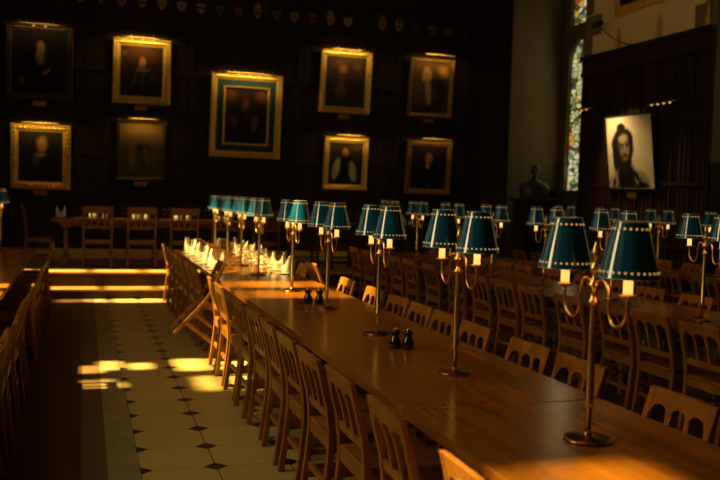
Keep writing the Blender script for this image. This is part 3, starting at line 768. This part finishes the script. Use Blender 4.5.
painting(7.02, 4.84, 8.12, 3.50, .10, M['dullgold'], p8, 'dull gilt portrait of a pale man in a dark cloak, top right', watts=4.2, lamp=0)
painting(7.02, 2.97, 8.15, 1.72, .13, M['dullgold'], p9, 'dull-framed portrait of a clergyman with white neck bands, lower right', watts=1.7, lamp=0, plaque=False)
for (xa, xb, zz, wt) in ((-1.44, -.29, 2.88, 3.0), (.61, 1.62, 3.07, 2.0), (5.06, 6.15, 2.96, 3.0), (7.07, 8.24, 4.88, 3.4), (7.04, 8.24, 2.98, 1.3)):
    a = empty('picture_lamp', ((xa + xb) / 2, YB - .42, zz + .0)); bw = (xb - xa) * .3
    MB().tube([(-bw, 0, .0), (bw, 0, .0)], .014, 8).build('lamp_bar', M['brassdark'], a)
    MB().tube([(0, .02, 0), (0, .2, .05), (0, .42, 0)], .008, 6).build('bracket', M['brassdark'], a)
    nm = {-1.44: 'carved gilt frame of the wigged man', .61: 'dim greenish group scene', 5.06: 'cleric with white sleeves', 7.07: 'pale man in a dark cloak', 7.04: 'clergyman with white neck bands'}[xa]
    tag(a, 'thin brass picture lamp bar above the ' + nm, 'picture lamp')
    L_ = light('picture_light', 'AREA', ((xa + xb) / 2, YB - .45, zz + .07), (0, .42, -1), wt, (1, .70, .2), shape='RECTANGLE', size=(xb - xa) * .75, size_y=.04)
    L_.data.spread = math.radians(150)

# small heraldic shields in the frieze
SH = [(16, 5), (39, 6), (59, 8), (81, 9), (102, 11), (123, 11), (143, 12), (162, 14), (181, 16), (200, 17), (218, 19), (238, 20), (256, 22), (274, 23), (293, 26), (310, 26), (327, 24), (346, 29), (362, 30), (381, 31), (397, 29), (413, 33), (430, 34), (447, 35), (464, 36)]
cols = {'gold': (.42, .24, .06), 'white': (.42, .34, .2), 'red': (.3, .05, .02), 'dark': (.06, .035, .02), 'grey': (.16, .13, .08)}
kinds = 'grey red gold white grey gold gold gold white white grey red gold grey gold red gold white dark gold gold dark grey grey dark'.split()
smats = {k_: simple('painted_shield_' + k_, v, .5, 0, var=.35, scale=18) for k_, v in cols.items()}
smats['charge'] = simple('painted_shield_charge', (.03, .018, .012), .5)
X0 = -1.37
for i, (px, py) in enumerate(SH):
    x = X0 + (8.4 - X0) * i / 24; s = .1
    t = empty('heraldic_shield', (x, YB - .004, 5.5))
    kd = kinds[i]
    pts = [(-.9, 1), (.9, 1), (.95, .1), (.6, -.6), (0, -1.1), (-.6, -.6), (-.95, .1)]
    MB().prism([(a * s, b * s) for a, b in pts], lambda a, b, tt: (a, tt, b), 0, -.05).build('shield_body', smats[kd], t, .004)
    if i % 3 == 0: MB().prism([(-.09, .03), (.09, .03), (.09, -.015), (-.09, -.015)], lambda a, b, tt: (a, tt, b), -.05, -.058).build('charge', smats['charge'], t)
    elif i % 3 == 1: MB().prism([(-.085, -.04), (0, .05), (.085, -.04), (.085, -.075), (0, .01), (-.085, -.075)], lambda a, b, tt: (a, tt, b), -.05, -.058).build('charge', smats['charge'], t)
    else: MB().prism([(.02 * math.cos(q * PI / 4) * 1.6, .032 * math.sin(q * PI / 4)) for q in range(8)], lambda a, b, tt: (a, tt, b), -.05, -.058).build('charge', smats['charge'], t)
    if kd == 'gold' and i in (5, 6, 7, 12, 16, 19, 20):
        MB().prism([(-.09, .12), (.09, .12), (.03, .19), (0, .25), (-.03, .19)], lambda a, b, tt: (a, tt, b), 0, -.045).build('crest', smats['gold'], t)
    tag(t, 'small carved %s shield in the frieze, %s from the left' % ({'gold': 'gilt'}.get(kd, kd), ORD[i] if 0 < i < 24 else ('first' if i == 0 else 'twenty-fifth')), 'shield', 'carved shields in the frieze')

# ------------------------------------------------------------------ right wall: portrait, lamps, finials, upper painting, bust
INK = (.012, .010, .008)
prt = canvas_mat('canvas_charcoal_portrait', (.62, .55, .40), [
    (0.445, .04, .40, .22, (.05, .04, .03), .25), (0.225, .12, .12, .2, (.40, .34, .24), .5), (0.695, .1, .1, .12, (.35, .3, .2), .5),
    (0.395, .14, .19, .30, INK, .2), (0.25, .10, .02, .14, INK, .4, -25), (0.66, .14, .025, .16, INK, .4, 30), (0.58, .2, .02, .14, INK, .4, 40), (0.74, .06, .02, .1, INK, .4, 10), (0.12, .06, .03, .08, INK, .4, -20), (0.365, .33, .12, .16, (.02, .016, .012), .2),
    (0.355, .59, .245, .27, INK, .1), (0.17, .60, .05, .12, INK, .3, 12), (0.53, .60, .05, .16, INK, .3, -8), (0.195, .45, .08, .22, INK, .2), (0.495, .44, .05, .14, INK, .25), (0.34, .85, .10, .06, INK, .2), (0.185, .36, .015, .1, INK, .3, 8), (0.275, .34, .02, .1, INK, .3),
    (0.385, .57, .115, .19, (.085, .065, .042), .25), (0.365, .69, .09, .055, (.32, .25, .16), .4), (0.345, .51, .035, .05, (.20, .15, .095), .5), (0.455, .52, .03, .05, (.22, .17, .11), .5),
    (0.400, .56, .014, .06, (.34, .27, .17), .4), (0.335, .61, .03, .013, INK, .4, 10), (0.445, .61, .03, .013, INK, .4, -8), (0.395, .455, .045, .012, INK, .4), (0.395, .40, .05, .02, (.16, .12, .08), .5),
    (0.565, .1, .02, .13, INK, .4, 35), (0.745, .03, .14, .05, INK, .4)], grain=.12, rough=.7, spec=.03)
painting(12.03, 3.16, 13.38, 1.88, .035, M['iron'], prt, 'large black-and-white portrait of a dreadlocked head on the right panelled wall', tilt=7, plaque=True, lamp=0, yw=XR, wall='right', dep=.04)
def wall_lamp(y, x, z, L, label):
    a = empty('picture_lamp', (x, y, z))
    MB().tube([(0, -L / 2, 0), (0, L / 2, 0)], .02, 8).build('lamp_bar', M['brassdark'], a)
    for k in range(4): MB().ball((-.005, (k - 1.5) * L / 5, -.02), (.018, .03, .016), 8, 6).build('bulb', M['picbulb'], a)
    for s in (-.35, .35): MB().tube([(0, s * L, 0), ((XR - x) * .5, s * L, .06), (XR - x, s * L, .02)], .01, 6).build('bracket', M['brassdark'], a)
    return tag(a, label, 'picture lamp')
wall_lamp(13.72, XR - .5, 3.30, .75, 'brass picture lamp bar above the left of the black-and-white portrait')
wall_lamp(11.62, XR - .35, 3.24, .75, 'brass picture lamp bar to the right of the black-and-white portrait')
L_ = light('picture_light', 'SPOT', (XR - .72, 13.2, 3.40), (.55, -.30, -.95), 85, (1, .66, .26), spot_size=math.radians(100), spot_blend=1.0); L_.data.shadow_soft_size = .05
for i, y in enumerate([14.42, 13.32, 12.18, 10.98]):
    MB().lathe([(.05, 0), (.055, .03), (.03, .05), (.045, .09), (.028, .14), (.018, .17), (.03, .22), (.02, .28), (.008, .36), (.001, .4)], 10).build('gilt_finial', M['giltpaint']).location = (XR - .055, y, 4.34)
for i, o in enumerate(sorted([o for o in bpy.data.objects if o.name.startswith('gilt_finial')], key=lambda o: -o.location.y)):
    tag(o, 'gilt candle-shaped finial on the panelling cornice, %s of four' % ['leftmost', 'second from the left', 'third from the left', 'rightmost'][i], 'finial', 'gilt finials on the cornice')
a = empty('arm_spotlight', (XR - .05, 12.9, 4.34))
MB().tube([(0, 0, 0), (-.03, .08, .03), (-.1, .3, .12), (-.18, .55, .3), (-.22, .72, .46)], .009, 6).build('arm', M['iron'], a)
MB().tube([(-.22, .62, .48), (-.22, .86, .46)], .045, 12).build('lamp_head', M['iron'], a)
MB().lathe([(.04, 0), (.04, .02), (.01, .03)], 12).build('base', M['iron'], a)
tag(a, 'black spotlight on a curved arm rising from the cornice over the panelling', 'spotlight')
up = canvas_mat('canvas_dark_upper', (.02, .015, .012), [(.5, .5, .2, .3, (.05, .03, .02), .5)])
painting(12.10, 6.45, 13.42, 4.92, .15, M['giltpaint'], up, 'dark canvas in a gilt frame on the cream plaster, cut by the picture top', ornate=True, tilt=5, plaque=False, lamp=0, yw=XR, wall='right')
# bust on a pedestal in the bay
t = empty('bust_pedestal', (9.28, 16.85, 0))
MB().box(-.42, .42, -.3, .3, 0, .16).build('plinth', M['panel'], t, .01)
MB().box(-.36, .36, -.25, .25, .16, 1.62).build('shaft', M['panel'], t, .01)
MB().box(-.42, .42, -.3, .3, 1.62, 1.70).build('cap', M['panel'], t, .01)
tag(t, 'dark wooden pedestal under the bronze bust in the window bay', 'pedestal')
b = MB()
b.ball((0, -.01, .60), (.085, .105, .125), 16, 12); b.ball((0, -.09, .56), (.022, .04, .035), 8, 6); b.ball((0, -.07, .50), (.05, .05, .04), 10, 8)
b.ball((0, -.01, .64), (.095, .11, .085), 14, 10); b.ball((-.09, .01, .57), (.02, .03, .035), 8, 6); b.ball((.09, .01, .57), (.02, .03, .035), 8, 6)
b.lathe([(.075, .34), (.06, .40), (.058, .52)], 14, (0, .01, 0))
b.loft([[(rx * math.cos(2 * PI * i / 24), ry * math.sin(2 * PI * i / 24), z) for i in range(24)] for rx, ry, z in ((.27, .15, 0), (.315, .16, .04), (.33, .165, .12), (.335, .16, .20), (.31, .145, .27), (.24, .12, .33), (.15, .10, .37), (.08, .075, .42))], True)
bo = b.build('bust', M['bronze']); bo.location = (9.28, 16.85, 1.70); bo.rotation_euler = (0, 0, -.35)
md = bo.modifiers.new('remesh', 'REMESH'); md.mode = 'VOXEL'; md.voxel_size = .014; md.use_smooth_shade = True
tag(bo, 'green bronze bust of a man on a dark pedestal before the stone jamb', 'bust')
